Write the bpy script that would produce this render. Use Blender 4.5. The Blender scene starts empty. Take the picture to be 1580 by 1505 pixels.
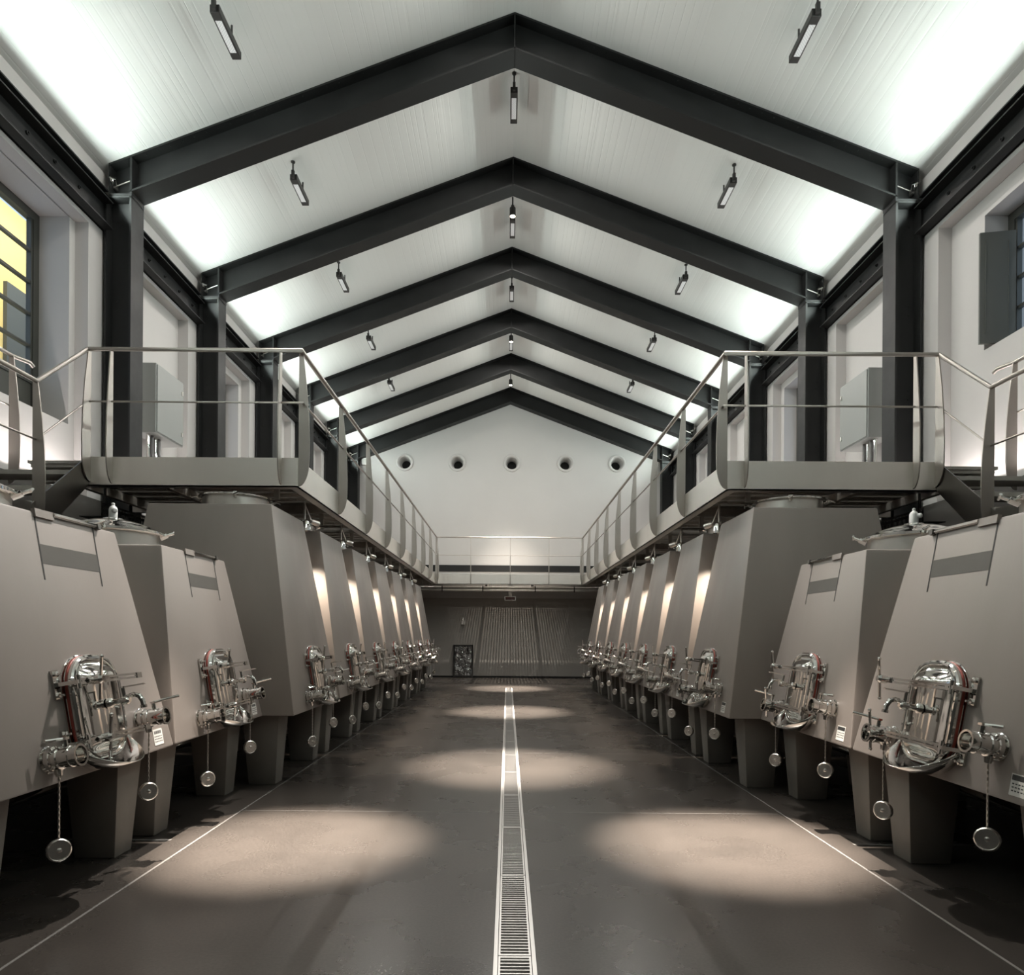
import bpy, bmesh, math, random
from math import sin, cos, pi, radians, sqrt, atan, atan2
from mathutils import Vector, Matrix
random.seed(7)
sc = bpy.context.scene
COL = sc.collection

# ------------------------------------------------------------------ camera
W, H = 1580, 1505
F_PX = 1056.0
VPX, VPY = 783.3, 980.0
ROLL = 0.0067
CAMX, CAMZ = -0.04, 1.4
cd = bpy.data.cameras.new('camera')
cd.sensor_fit = 'HORIZONTAL'; cd.sensor_width = 36.0
cd.lens = F_PX / W * 36.0
cd.shift_x = (W / 2 - VPX) / W
cd.shift_y = (VPY - H / 2) / W
cd.clip_start = 0.05; cd.clip_end = 200
cam = bpy.data.objects.new('camera', cd); COL.objects.link(cam)
cam.matrix_world = Matrix.Translation((CAMX, 0, CAMZ)) @ Matrix.Rotation(radians(90), 4, 'X') @ Matrix.Rotation(ROLL, 4, 'Z')
sc.camera = cam

# ------------------------------------------------------------------ world, exposure
sc.view_settings.view_transform = 'Standard'
sc.view_settings.look = 'None'
sc.view_settings.gamma = 1.0
sc.view_settings.use_curve_mapping = False
sc.view_settings.exposure = 0.5
wd = bpy.data.worlds.new('daylight'); sc.world = wd; wd.use_nodes = True
bg = wd.node_tree.nodes['Background']
bg.inputs[0].default_value = (0.66, 0.80, 1.0, 1); bg.inputs[1].default_value = 0.85
try:
    sc.cycles.max_bounces = 8; sc.cycles.diffuse_bounces = 4; sc.cycles.glossy_bounces = 4
    sc.cycles.sample_clamp_indirect = 4.0
    sc.cycles.caustics_reflective = False; sc.cycles.caustics_refractive = False
except Exception:
    pass

# light levels (W)
E_EAVES = 48.0      # LED strips lying on the eaves beams, washing the ceiling
E_RIDGE = 52.0     # linear flood lamps along the ridge
E_SLOPE = 28.0      # linear flood lamps on the two slopes
E_WALL = 10.0       # wall washers at walkway level
E_SPOT = 30000.0      # narrow spots making the pools on the floor
E_DECK = 150.0      # chrome spots below the walkway
C_COOL = (0.88, 1.0, 0.95); C_NEUT = (1.0, 0.96, 0.90); C_WARM = (1.0, 0.86, 0.70); C_PINK = (1.0, 0.91, 0.88)

def light(name, kind, loc, direction, energy, color, size=0.1, size_y=None, angle=60, blend=0.5, parent=None, spread=None):
    ld = bpy.data.lights.new(name, kind)
    ld.energy = energy; ld.color = color
    if kind == 'AREA':
        ld.shape = 'RECTANGLE'; ld.size = size; ld.size_y = size_y or size
        if spread: ld.spread = radians(spread)
    elif kind == 'SPOT':
        ld.spot_size = radians(angle); ld.spot_blend = blend; ld.shadow_soft_size = size
    else:
        ld.shadow_soft_size = size
    o = bpy.data.objects.new(name, ld); COL.objects.link(o)
    d = Vector(direction).normalized()
    q = d.to_track_quat('-Z', 'Y')
    M = Matrix.Translation(Vector(loc)) @ q.to_matrix().to_4x4()
    if abs(d.z) > 0.99:
        M = Matrix.Translation(Vector(loc)) @ (Matrix.Rotation(0 if d.z < 0 else pi, 4, 'X'))
    if parent is not None:
        o.parent = parent
        M = Matrix.Translation(-parent.location) @ M
    o.matrix_local = M
    return o

# ------------------------------------------------------------------ materials
def mat(name, color, rough=0.5, metal=0.0, bump=None, var=None, spec=0.5, emit=None, aniso=None, coat=0):
    m = bpy.data.materials.new(name); m.use_nodes = True
    nt = m.node_tree; b = nt.nodes['Principled BSDF']
    b.inputs['Base Color'].default_value = (*color, 1)
    b.inputs['Roughness'].default_value = rough
    b.inputs['Metallic'].default_value = metal
    b.inputs['Specular IOR Level'].default_value = spec
    if coat: b.inputs['Coat Weight'].default_value = coat; b.inputs['Coat Roughness'].default_value = 0.15
    if emit:
        b.inputs['Emission Color'].default_value = (*emit[0], 1); b.inputs['Emission Strength'].default_value = emit[1]
    tc = nt.nodes.new('ShaderNodeTexCoord')
    if var:                                 # (scale vector, amount, rough amount)
        mp = nt.nodes.new('ShaderNodeMapping'); mp.inputs['Scale'].default_value = var[0]
        nt.links.new(tc.outputs['Object'], mp.inputs[0])
        n = nt.nodes.new('ShaderNodeTexNoise'); n.inputs['Scale'].default_value = 1.0; n.inputs['Detail'].default_value = 6
        n.inputs['Roughness'].default_value = 0.6
        nt.links.new(mp.outputs[0], n.inputs['Vector'])
        r = nt.nodes.new('ShaderNodeMapRange'); r.inputs[1].default_value = 0.25; r.inputs[2].default_value = 0.75
        r.inputs[3].default_value = 1 - var[1]; r.inputs[4].default_value = 1 + var[1]
        nt.links.new(n.outputs['Fac'], r.inputs[0])
        mx = nt.nodes.new('ShaderNodeVectorMath'); mx.operation = 'SCALE'
        mx.inputs[0].default_value = color
        nt.links.new(r.outputs[0], mx.inputs['Scale'])
        nt.links.new(mx.outputs[0], b.inputs['Base Color'])
        if len(var) > 2:
            r2 = nt.nodes.new('ShaderNodeMapRange'); r2.inputs[1].default_value = 0.3; r2.inputs[2].default_value = 0.7
            r2.inputs[3].default_value = max(0.02, rough - var[2]); r2.inputs[4].default_value = rough + var[2]
            nt.links.new(n.outputs['Fac'], r2.inputs[0]); nt.links.new(r2.outputs[0], b.inputs['Roughness'])
    if bump:                                # (scale vector, strength, distance)
        mp = nt.nodes.new('ShaderNodeMapping'); mp.inputs['Scale'].default_value = bump[0]
        nt.links.new(tc.outputs['Object'], mp.inputs[0])
        n = nt.nodes.new('ShaderNodeTexNoise'); n.inputs['Scale'].default_value = 1.0; n.inputs['Detail'].default_value = 4
        nt.links.new(mp.outputs[0], n.inputs['Vector'])
        bp = nt.nodes.new('ShaderNodeBump'); bp.inputs['Strength'].default_value = bump[1]; bp.inputs['Distance'].default_value = bump[2]
        nt.links.new(n.outputs['Fac'], bp.inputs['Height']); nt.links.new(bp.outputs[0], b.inputs['Normal'])
    return m

M_PLASTER = mat('white_plaster', (0.50, 0.483, 0.47), 0.8, bump=((6, 6, 6), 0.12, 0.02), var=((0.8, 0.8, 0.8), 0.03))
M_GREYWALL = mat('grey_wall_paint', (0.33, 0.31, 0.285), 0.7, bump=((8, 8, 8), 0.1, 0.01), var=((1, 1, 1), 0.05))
M_SHADEWALL = mat('shade_dark_wall', (0.07, 0.066, 0.06), 0.7)  # shade put into the wall colour, not a second paint
M_BLACK = mat('black_painted_steel', (0.014, 0.0145, 0.0145), 0.55, var=((2.5, 2.5, 2.5), 0.35, 0.10), spec=0.28)
M_TANK = mat('taupe_concrete_coating', (0.240, 0.208, 0.188), 0.42, bump=((60, 60, 12), 0.06, 0.004), var=((3.0, 3.0, 0.7), 0.07, 0.08))
M_LEG = mat('taupe_leg_concrete', (0.175, 0.158, 0.14), 0.6, var=((4, 4, 4), 0.08))
M_SLOT = mat('dark_seam', (0.03, 0.028, 0.026), 0.7)
M_BAND = mat('dark_grey_band', (0.085, 0.077, 0.068), 0.6, var=((6, 6, 6), 0.06))
M_STEEL = mat('brushed_stainless', (0.86, 0.82, 0.77), 0.34, 1.0, var=((1.6, 1.6, 0.2), 0.05))
M_POST = mat('satin_stainless_posts', (0.40, 0.37, 0.34), 0.36, 1.0, var=((6, 6, 2), 0.06))
M_CHROME = mat('polished_stainless', (0.74, 0.72, 0.69), 0.07, 1.0, var=((9, 9, 9), 0.04, 0.03))
M_NECK = mat('satin_lid_steel', (0.70, 0.67, 0.63), 0.33, 1.0, var=((9, 9, 1), 0.05))
M_CAP = mat('turned_steel_cap', (0.78, 0.75, 0.71), 0.26, 1.0)
M_GALV = mat('galvanised_grating', (0.42, 0.40, 0.37), 0.5, 0.1, var=((12, 12, 12), 0.15))
M_GRATE = mat('drain_grating_steel', (0.62, 0.60, 0.58), 0.35, 0.8)
M_DARKSTEEL = mat('dark_stringer_steel', (0.20, 0.185, 0.17), 0.35, 1.0, var=((3, 3, 3), 0.1))
M_RED = mat('red_gasket_rubber', (0.25, 0.035, 0.02), 0.5)
M_WHITEPL = mat('white_plastic', (0.72, 0.72, 0.70), 0.4)
M_LAMPBODY = mat('black_lamp_housing', (0.02, 0.019, 0.018), 0.45)
M_CAB = mat('grey_cabinet_enamel', (0.26, 0.27, 0.26), 0.4, var=((1, 1, 1), 0.03))
M_WINFRAME = mat('dark_window_paint', (0.055, 0.055, 0.048), 0.4)
M_SHUTTER = mat('dark_shutter_paint', (0.10, 0.102, 0.092), 0.45)
M_YELLOW = mat('yellow_render', (0.90, 0.68, 0.27), 0.8, bump=((5, 5, 5), 0.1, 0.02))
M_JOINT = mat('floor_joint_strip', (0.115, 0.107, 0.10), 0.5)
M_PLATE = mat('label_plate_paint', (0.55, 0.53, 0.50), 0.4)
M_INK = mat('black_ink', (0.02, 0.02, 0.02), 0.5)
M_EXIT = mat('dark_red_sign', (0.06, 0.015, 0.010), 0.35)
M_HOLE = mat('black_void_paint', (0.006, 0.006, 0.006), 0.8)
M_RUBBER = mat('grey_hose_rubber', (0.16, 0.15, 0.15), 0.35)
M_LEDLENS = mat('led_lens', (0.5, 0.5, 0.5), 0.3, emit=((0.95, 0.97, 1.0), 0.22))
M_SPOTLENS = mat('lit_spot_lens', (0.8, 0.8, 0.8), 0.3, emit=((1.0, 0.90, 0.72), 14.0))
M_FILM = mat('crumpled_reflective_film', (0.42, 0.42, 0.43), 0.07, 1.0, bump=((7, 7, 5), 1.0, 0.08))

def led_dots(m):
    nt = m.node_tree; b = nt.nodes['Principled BSDF']
    tc = nt.nodes.new('ShaderNodeTexCoord')
    mp = nt.nodes.new('ShaderNodeMapping'); mp.inputs['Scale'].default_value = (62, 62, 0)
    v = nt.nodes.new('ShaderNodeTexChecker'); v.inputs['Scale'].default_value = 1.0
    v.inputs[1].default_value = (1, 1, 1, 1); v.inputs[2].default_value = (0.25, 0.25, 0.25, 1)
    nt.links.new(tc.outputs['Object'], mp.inputs[0]); nt.links.new(mp.outputs[0], v.inputs[0])
    nt.links.new(v.outputs[0], b.inputs['Emission Color'])
led_dots(M_LEDLENS)

def glass_mat():
    m = bpy.data.materials.new('window_glass'); m.use_nodes = True
    nt = m.node_tree; nt.nodes.clear()
    o = nt.nodes.new('ShaderNodeOutputMaterial'); t = nt.nodes.new('ShaderNodeBsdfTransparent'); g = nt.nodes.new('ShaderNodeBsdfGlossy')
    g.inputs['Roughness'].default_value = 0.02
    t.inputs[0].default_value = (0.93, 0.96, 0.95, 1)
    lw = nt.nodes.new('ShaderNodeLayerWeight'); lw.inputs[0].default_value = 0.5
    pw = nt.nodes.new('ShaderNodeMath'); pw.operation = 'POWER'; pw.inputs[1].default_value = 4.0
    f = nt.nodes.new('ShaderNodeMath'); f.operation = 'MULTIPLY_ADD'; f.inputs[1].default_value = 0.5; f.inputs[2].default_value = 0.03
    nt.links.new(lw.outputs['Facing'], pw.inputs[0]); nt.links.new(pw.outputs[0], f.inputs[0])
    mx = nt.nodes.new('ShaderNodeMixShader')
    nt.links.new(f.outputs[0], mx.inputs[0]); nt.links.new(t.outputs[0], mx.inputs[1]); nt.links.new(g.outputs[0], mx.inputs[2])
    nt.links.new(mx.outputs[0], o.inputs[0])
    return m
M_GLASS = glass_mat()

def floor_mat():
    m = mat('polished_dark_concrete', (0.085, 0.073, 0.063), 0.30, spec=0.36)
    nt = m.node_tree; b = nt.nodes['Principled BSDF']
    tc = nt.nodes.new('ShaderNodeTexCoord')
    n1 = nt.nodes.new('ShaderNodeTexNoise'); n1.inputs['Scale'].default_value = 1.1; n1.inputs['Detail'].default_value = 7; n1.inputs['Roughness'].default_value = 0.58
    n2 = nt.nodes.new('ShaderNodeTexNoise'); n2.inputs['Scale'].default_value = 70; n2.inputs['Detail'].default_value = 3
    nt.links.new(tc.outputs['Object'], n1.inputs['Vector']); nt.links.new(tc.outputs['Object'], n2.inputs['Vector'])
    cr = nt.nodes.new('ShaderNodeValToRGB')
    cr.color_ramp.elements[0].position = 0.30; cr.color_ramp.elements[0].color = (0.030, 0.026, 0.023, 1)
    cr.color_ramp.elements[1].position = 0.72; cr.color_ramp.elements[1].color = (0.047, 0.040, 0.035, 1)
    nt.links.new(n1.outputs['Fac'], cr.inputs[0])
    mr = nt.nodes.new('ShaderNodeMapRange'); mr.inputs[1].default_value = 0.3; mr.inputs[2].default_value = 0.75; mr.inputs[3].default_value = 0.78; mr.inputs[4].default_value = 1.3
    nt.links.new(n2.outputs['Fac'], mr.inputs[0])
    sc_ = nt.nodes.new('ShaderNodeVectorMath'); sc_.operation = 'SCALE'
    nt.links.new(cr.outputs[0], sc_.inputs[0]); nt.links.new(mr.outputs[0], sc_.inputs['Scale'])
    nt.links.new(sc_.outputs[0], b.inputs['Base Color'])
    r2 = nt.nodes.new('ShaderNodeMapRange'); r2.inputs[1].default_value = 0.3; r2.inputs[2].default_value = 0.7; r2.inputs[3].default_value = 0.255; r2.inputs[4].default_value = 0.30
    nt.links.new(n1.outputs['Fac'], r2.inputs[0]); nt.links.new(r2.outputs[0], b.inputs['Roughness'])
    bp = nt.nodes.new('ShaderNodeBump'); bp.inputs['Strength'].default_value = 0.05; bp.inputs['Distance'].default_value = 0.003
    nt.links.new(n2.outputs['Fac'], bp.inputs['Height']); nt.links.new(bp.outputs[0], b.inputs['Normal'])
    return m
M_FLOOR = floor_mat()

def ceiling_mat():
    """White-painted boards running down the length of the hall, of uneven width."""
    m = mat('white_painted_boards', (0.70, 0.70, 0.68), 0.65)
    nt = m.node_tree; b = nt.nodes['Principled BSDF']
    tc = nt.nodes.new('ShaderNodeTexCoord')
    mp = nt.nodes.new('ShaderNodeMapping'); mp.inputs['Scale'].default_value = (8.5, 0.0, 0.0)
    nt.links.new(tc.outputs['Object'], mp.inputs[0])
    v = nt.nodes.new('ShaderNodeTexVoronoi'); v.feature = 'DISTANCE_TO_EDGE'; v.inputs['Scale'].default_value = 1.0
    nt.links.new(mp.outputs[0], v.inputs['Vector'])
    mr = nt.nodes.new('ShaderNodeMapRange'); mr.inputs[1].default_value = 0.0; mr.inputs[2].default_value = 0.05
    nt.links.new(v.outputs['Distance'], mr.inputs[0])
    mp2 = nt.nodes.new('ShaderNodeMapping'); mp2.inputs['Scale'].default_value = (28, 1.1, 1)
    nt.links.new(tc.outputs['Object'], mp2.inputs[0])
    n = nt.nodes.new('ShaderNodeTexNoise'); n.inputs['Scale'].default_value = 1.0; n.inputs['Detail'].default_value = 5
    nt.links.new(mp2.outputs[0], n.inputs['Vector'])
    ad = nt.nodes.new('ShaderNodeMath'); ad.operation = 'MULTIPLY_ADD'; ad.inputs[1].default_value = 0.6
    nt.links.new(n.outputs['Fac'], ad.inputs[0]); nt.links.new(mr.outputs[0], ad.inputs[2])
    bp = nt.nodes.new('ShaderNodeBump'); bp.inputs['Strength'].default_value = 0.28; bp.inputs['Distance'].default_value = 0.006
    nt.links.new(ad.outputs[0], bp.inputs['Height']); nt.links.new(bp.outputs[0], b.inputs['Normal'])
    return m
M_CEIL = ceiling_mat()

# ------------------------------------------------------------------ mesh builder
class MB:
    def __init__(self, M=None):
        self.bm = bmesh.new(); self.M = M
    def p(self, v):
        v = Vector(v)
        return self.M @ v if self.M is not None else v
    def face(self, pts):
        self.bm.faces.new([self.bm.verts.new(self.p(q)) for q in pts])
    def hexa(self, b, t, bevel=0):
        """b, t: four corners each, in the same winding."""
        vb = [self.bm.verts.new(self.p(q)) for q in b]; vt = [self.bm.verts.new(self.p(q)) for q in t]
        fs = [self.bm.faces.new(vb[::-1]), self.bm.faces.new(vt)]
        n = len(vb)
        for i in range(n):
            fs.append(self.bm.faces.new([vb[i], vb[(i + 1) % n], vt[(i + 1) % n], vt[i]]))
        if bevel:
            es = {e for f in fs for e in f.edges}
            bmesh.ops.bevel(self.bm, geom=list(es), offset=bevel, segments=2, affect='EDGES', profile=0.5)
    def box(self, x0, x1, y0, y1, z0, z1, bevel=0):
        self.hexa([(x0, y0, z0), (x1, y0, z0), (x1, y1, z0), (x0, y1, z0)], [(x0, y0, z1), (x1, y0, z1), (x1, y1, z1), (x0, y1, z1)], bevel)
    def loft(self, rings, cap0=True, cap1=True, close=True):
        rv = [[self.bm.verts.new(self.p(q)) for q in r] for r in rings]
        n = len(rv[0])
        for a, b in zip(rv, rv[1:]):
            for i in range(n if close else n - 1):
                j = (i + 1) % n
                self.bm.faces.new([a[i], a[j], b[j], b[i]])
        if cap0: self.bm.faces.new(rv[0][::-1])
        if cap1: self.bm.faces.new(rv[-1])
    def cyl(self, p0, p1, r0, r1=None, n=16, cap=True):
        self.lathe(p0, Vector(p1) - Vector(p0), [(r0, 0), (r1 if r1 is not None else r0, (Vector(p1) - Vector(p0)).length)], n, cap)
    def lathe(self, base, axis, prof, n=24, cap=True):
        base = Vector(base); ax = Vector(axis).normalized()
        u = ax.orthogonal().normalized(); w = ax.cross(u)
        rings = [[base + ax * h + (u * cos(2 * pi * k / n) + w * sin(2 * pi * k / n)) * max(r, 1e-4) for k in range(n)] for r, h in prof]
        self.loft(rings, cap, cap)
    def tube(self, pts, r, n=8):
        pts = [Vector(q) for q in pts]; rings = []
        prev = None
        for i, q in enumerate(pts):
            a = pts[max(0, i - 1)]; b = pts[min(len(pts) - 1, i + 1)]
            t = (b - a).normalized()
            u = (prev - t * prev.dot(t)) if prev is not None else t.orthogonal()
            u.normalize(); prev = u; w = t.cross(u)
            if 0 < i < len(pts) - 1:
                c = max(0.4, cos((pts[i] - pts[i - 1]).angle(pts[i + 1] - pts[i]) / 2))
            else:
                c = 1
            rings.append([q + (u * cos(2 * pi * k / n) + w * sin(2 * pi * k / n)) * (r / sqrt(c)) for k in range(n)])
        self.loft(rings)
    def sphere(self, c, r, sz=1.0, n=12):
        self.lathe(Vector(c) - Vector((0, 0, r * sz)), (0, 0, 1), [(r * sin(pi * k / 8), r * sz * (1 - cos(pi * k / 8))) for k in range(9)], n)
    def build(self, name, m, parent=None, world=False, smooth=True):
        """world=True: the vertices are in world space, the parent sits unrotated at parent.location."""
        bmesh.ops.recalc_face_normals(self.bm, faces=self.bm.faces[:])
        me = bpy.data.meshes.new(name)
        if world and parent is not None:
            for v in self.bm.verts: v.co -= gl(parent)
        self.bm.to_mesh(me); self.bm.free()
        if smooth:
            for f in me.polygons: f.use_smooth = True
            me.set_sharp_from_angle(angle=radians(32))
        me.materials.append(m)
        o = bpy.data.objects.new(name, me); COL.objects.link(o)
        if parent is not None: o.parent = parent
        return o

def gl(o):
    v = Vector(o.location)
    while o.parent is not None:
        o = o.parent; v += Vector(o.location)
    return v
def tag(o, label, cat, group=None, kind=None):
    o['label'] = label; o['category'] = cat
    if group: o['group'] = group
    if kind: o['kind'] = kind
    return o
def thing(name, loc, label, cat, group=None):
    o = bpy.data.objects.new(name, None); COL.objects.link(o)
    o.empty_display_size = 0.1
    o.location = loc
    return tag(o, label, cat, group)
def struct(o):
    o['kind'] = 'structure'; return o
def copy_tree(o, parent=None):
    c = o.copy(); COL.objects.link(c)
    if parent is not None: c.parent = parent
    for ch in list(o.children):
        copy_tree(ch, c)
    return c

SIDE = {-1: 'left', 1: 'right'}
SIDES = (-1, 1)
ORD = ['first', 'second', 'third', 'fourth', 'fifth', 'sixth', 'seventh', 'eighth', 'ninth']

# ------------------------------------------------------------------ main dimensions
RZ, SLOPE = 9.40, 0.380          # ridge height, roof slope
Y0, DY, NF = 8.78, 2.655, 6      # first portal frame, spacing, count
YW = 22.38                       # end wall
YB = -2.4                        # wall behind the camera
WX = 5.45                        # inner face of the long walls
def roof(x): return RZ - SLOPE * abs(x)

# ------------------------------------------------------------------ shell
# the floor leaves the drain's channel open
m = MB()
for x0, x1, y0, y1 in ((-6.2, -0.092, YB - 0.2, YW + 0.3), (0.092, 6.2, YB - 0.2, YW + 0.3), (-0.092, 0.092, 18.05, YW + 0.3), (-0.092, 0.092, YB - 0.2, -1.0)):
    m.box(x0, x1, y0, y1, -0.25, 0)
m.box(-0.092, 0.092, -1.0, 18.05, -0.25, -0.12)
struct(m.build('floor', M_FLOOR, smooth=False))

m = MB()
for s in SIDES:
    pts = [(0, RZ), (s * 6.2, roof(6.2)), (s * 6.2, roof(6.2) + 0.2), (0, RZ + 0.2)]
    m.hexa([(x, YB - 0.2, z) for x, z in pts], [(x, YW + 0.3, z) for x, z in pts])
struct(m.build('ceiling', M_CEIL, smooth=False))

def wall_panels(m, s, holes):
    """slab between |x| = WX and WX+0.35, with rectangular splayed holes (y0, y1, z0, z1)."""
    ys = sorted({YB - 0.2, YW + 0.3, *[h[0] for h in holes], *[h[1] for h in holes]})
    for a, b in zip(ys, ys[1:]):
        hs = [h for h in holes if h[0] <= a and h[1] >= b]
        if not hs:
            m.box(s * WX, s * (WX + 0.50), a, b, 0, roof(WX + 0.02) - 0.0)
        else:
            h = hs[0]
            m.box(s * WX, s * (WX + 0.50), a, b, 0, h[2])
            m.box(s * WX, s * (WX + 0.50), a, b, h[3], roof(WX + 0.02))
HOLES = {-1: [(6.75, 8.40, 3.95, 6.50)], 1: [(6.55, 7.92, 4.73, 6.29)]}
for s in SIDES:
    for k in (1, 3):
        HOLES[s].append((Y0 + k * DY + 0.62, Y0 + (k + 1) * DY - 0.42, 3.9, 6.36))
    m = MB()
    wall_panels(m, s, HOLES[s])
    for k in range(-4, NF):                                    # pilasters behind the columns
        y = Y0 + k * DY
        m.box(s * 5.285, s * (WX + 0.01), y - 0.27, y + 0.57, 0, 6.50)
    m.box(s * 5.285, s * (WX + 0.01), YB, YW, 6.50, roof(5.45) - 0.005)
    struct(m.build('wall_' + SIDE[s], M_PLASTER, smooth=False))
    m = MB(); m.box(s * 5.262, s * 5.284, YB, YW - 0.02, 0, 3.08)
    struct(m.build('wall_%s_lower' % SIDE[s], M_SHADEWALL, smooth=False))  # dark sheet over the plaster, painted shade beneath the walkway

# end wall: white above, grey below, with five round openings
HX = [-3.44, -1.72, 0.06, 1.82, 3.50]; HZ = 7.02; HR = 0.205
m = MB()
segs = 32
cells = [-6.2] + [(HX[i] + HX[i + 1]) / 2 for i in range(4)] + [6.2]
def gable_cell(m, xa, xb, hx):
    zb = 2.60
    for y in (YW,):
        ring = []; outer = []
        angs = sorted([2 * pi * k / segs for k in range(segs)] + [atan2(b_, a_ - hx) % (2 * pi) for a_ in (xa, xb) for b_ in (-0.45, 0.45)])
        for a in angs:
            dx, dz = cos(a), sin(a)
            ring.append((hx + HR * dx, y, HZ + HR * dz))
            # ray to the rectangle xa..xb, HZ-0.5..HZ+0.5
            t = 1e9
            if dx > 1e-9: t = min(t, (xb - hx) / dx)
            if dx < -1e-9: t = min(t, (xa - hx) / dx)
            if dz > 1e-9: t = min(t, 0.45 / dz)
            if dz < -1e-9: t = min(t, 0.45 / -dz)
            outer.append((hx + t * dx, y, HZ + t * dz))
        m.loft([ring, outer], False, False)
    m.face([(xa, YW, zb), (xb, YW, zb), (xb, YW, HZ - 0.45), (xa, YW, HZ - 0.45)])
for i, hx in enumerate(HX):
    xa, xb = (-4.4 if i == 0 else cells[i]), (4.4 if i == 4 else cells[i + 1])
    gable_cell(m, xa, xb, hx)
for s in SIDES:
    m.face([(s * 4.4, YW, 2.6), (s * 6.2, YW, 2.6), (s * 6.2, YW, roof(6.2)), (s * 4.4, YW, roof(4.4))])
m.face([(-4.4, YW, HZ + 0.45), (4.4, YW, HZ + 0.45), (4.4, YW, roof(4.4)), (0, YW, RZ), (-4.4, YW, roof(4.4))])
m.box(-6.2, 6.2, YW + 0.70, YW + 0.8, 2.3, 9.6)
struct(m.build('wall_back', M_PLASTER, smooth=False))
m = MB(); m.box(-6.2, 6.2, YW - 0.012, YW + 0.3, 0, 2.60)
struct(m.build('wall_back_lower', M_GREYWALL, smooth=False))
m = MB(); m.hexa([(-6.2, YB, 0), (6.2, YB, 0), (6.2, YB, roof(6.2)), (0, YB, RZ), (-6.2, YB, roof(6.2))],
                 [(-6.2, YB - 0.2, 0), (6.2, YB - 0.2, 0), (6.2, YB - 0.2, roof(6.2)), (0, YB - 0.2, RZ), (-6.2, YB - 0.2, roof(6.2))])
struct(m.build('wall_front', M_PLASTER, smooth=False))
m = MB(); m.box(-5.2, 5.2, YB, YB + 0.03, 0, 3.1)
struct(m.build('wall_front_shade_sheet', M_SHADEWALL, smooth=False))  # added dark sheet out of view, keeps bounce light off the tall tanks
HOLE_WORD = ['leftmost round wall opening, left of the other four under the roof beam', 'second round wall opening from the left on the gable wall',
             'middle round wall opening, straight below the roof ridge', 'second round wall opening from the right on the gable wall',
             'rightmost round wall opening, right of the other four under the roof beam']
for i, hx in enumerate(HX):
    t = thing('round_vent', (hx, YW - 0.02, HZ), HOLE_WORD[i], 'vent', 'round openings in the gable wall')
    mm = MB(); ax = (0, 1, 0)
    mm.lathe((0, 0, 0), ax, [(0.285, 0.02), (0.285, 0.0), (0.27, -0.018), (0.235, -0.02), (0.225, 0.0), (0.20, 0.02), (0.20, 0.03)], 36, False)
    mm.build('rim', M_PLASTER, t)
    mm = MB(); mm.lathe((0, 0, 0), ax, [(0.20, 0.02), (0.185, 0.10), (0.145, 0.42)], 32, False)
    mm.build('sleeve', M_PLASTER, t)
    mm = MB(); mm.lathe((0, 0, 0), ax, [(0.15, 0.42), (0.15, 0.44)], 32, True)
    mm.build('opening', M_HOLE, t)

# floor joints and skirting
JN = 0
for s in SIDES:
    JN += 1
    m = MB(); m.box(s * 2.124, s * 2.138, YB, YW, 0, 0.0015); struct(m.build('trim_%d' % JN, M_JOINT, smooth=False))
for j in range(7):
    JN += 1
    y = 2.70 * (j + 1)
    m = MB()
    m.box(-2.124, -0.10, y - 0.004, y + 0.004, 0, 0.001); m.box(0.10, 2.124, y - 0.004, y + 0.004, 0, 0.001)
    struct(m.build('trim_%d' % JN, M_JOINT, smooth=False))
for s in SIDES:
    JN += 1
    m = MB(); m.box(s * 2.3, s * 3.2, 4.60, 4.63, 0, 0.002); struct(m.build('trim_%d' % JN, M_JOINT, smooth=False))
m = MB(); m.box(-4.6, 4.6, YW - 0.03, YW - 0.012, 0, 0.055); struct(m.build('baseboard_back', M_HOLE, smooth=False))

# dark slot and pillars on the end wall
m = MB(); m.box(-3.1, 3.1, YW - 0.03, YW - 0.001, 3.46, 3.67)
tag(m.build('wall_slot', M_HOLE, smooth=False), 'long black horizontal slot in the end wall behind the footbridge railing', 'slot')

# ------------------------------------------------------------------ floor drain
drain = thing('floor_drain', (0, 8.5, 0), 'long steel slot drain running down the middle of the dark floor', 'drain')
m = MB()
for s in SIDES:
    m.box(s * 0.074, s * 0.0915, -1.0, 18.04, -0.05, 0.003)
m.box(-0.0915, 0.0915, 18.0, 18.04, -0.05, 0.003)
m.build('channel_frame', M_GRATE, drain, True, smooth=False)
for k in range(18):
    y0 = k * 1.0 - 0.015
    m = MB()
    for s in SIDES: m.box(s * 0.062, s * 0.071, y0 + 0.004, y0 + 0.996, -0.03, 0.0)
    for q in (0.004, 0.982): m.box(-0.062, 0.062, y0 + q, y0 + q + 0.014, -0.03, 0.0)
    for j in range(1, 33):
        yy = y0 + 0.014 + j * 0.0297
        m.box(-0.0625, 0.0625, yy - 0.004, yy + 0.004, -0.025, -0.001)
    m.build('grate', M_GRATE, drain, True, smooth=False)

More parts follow.
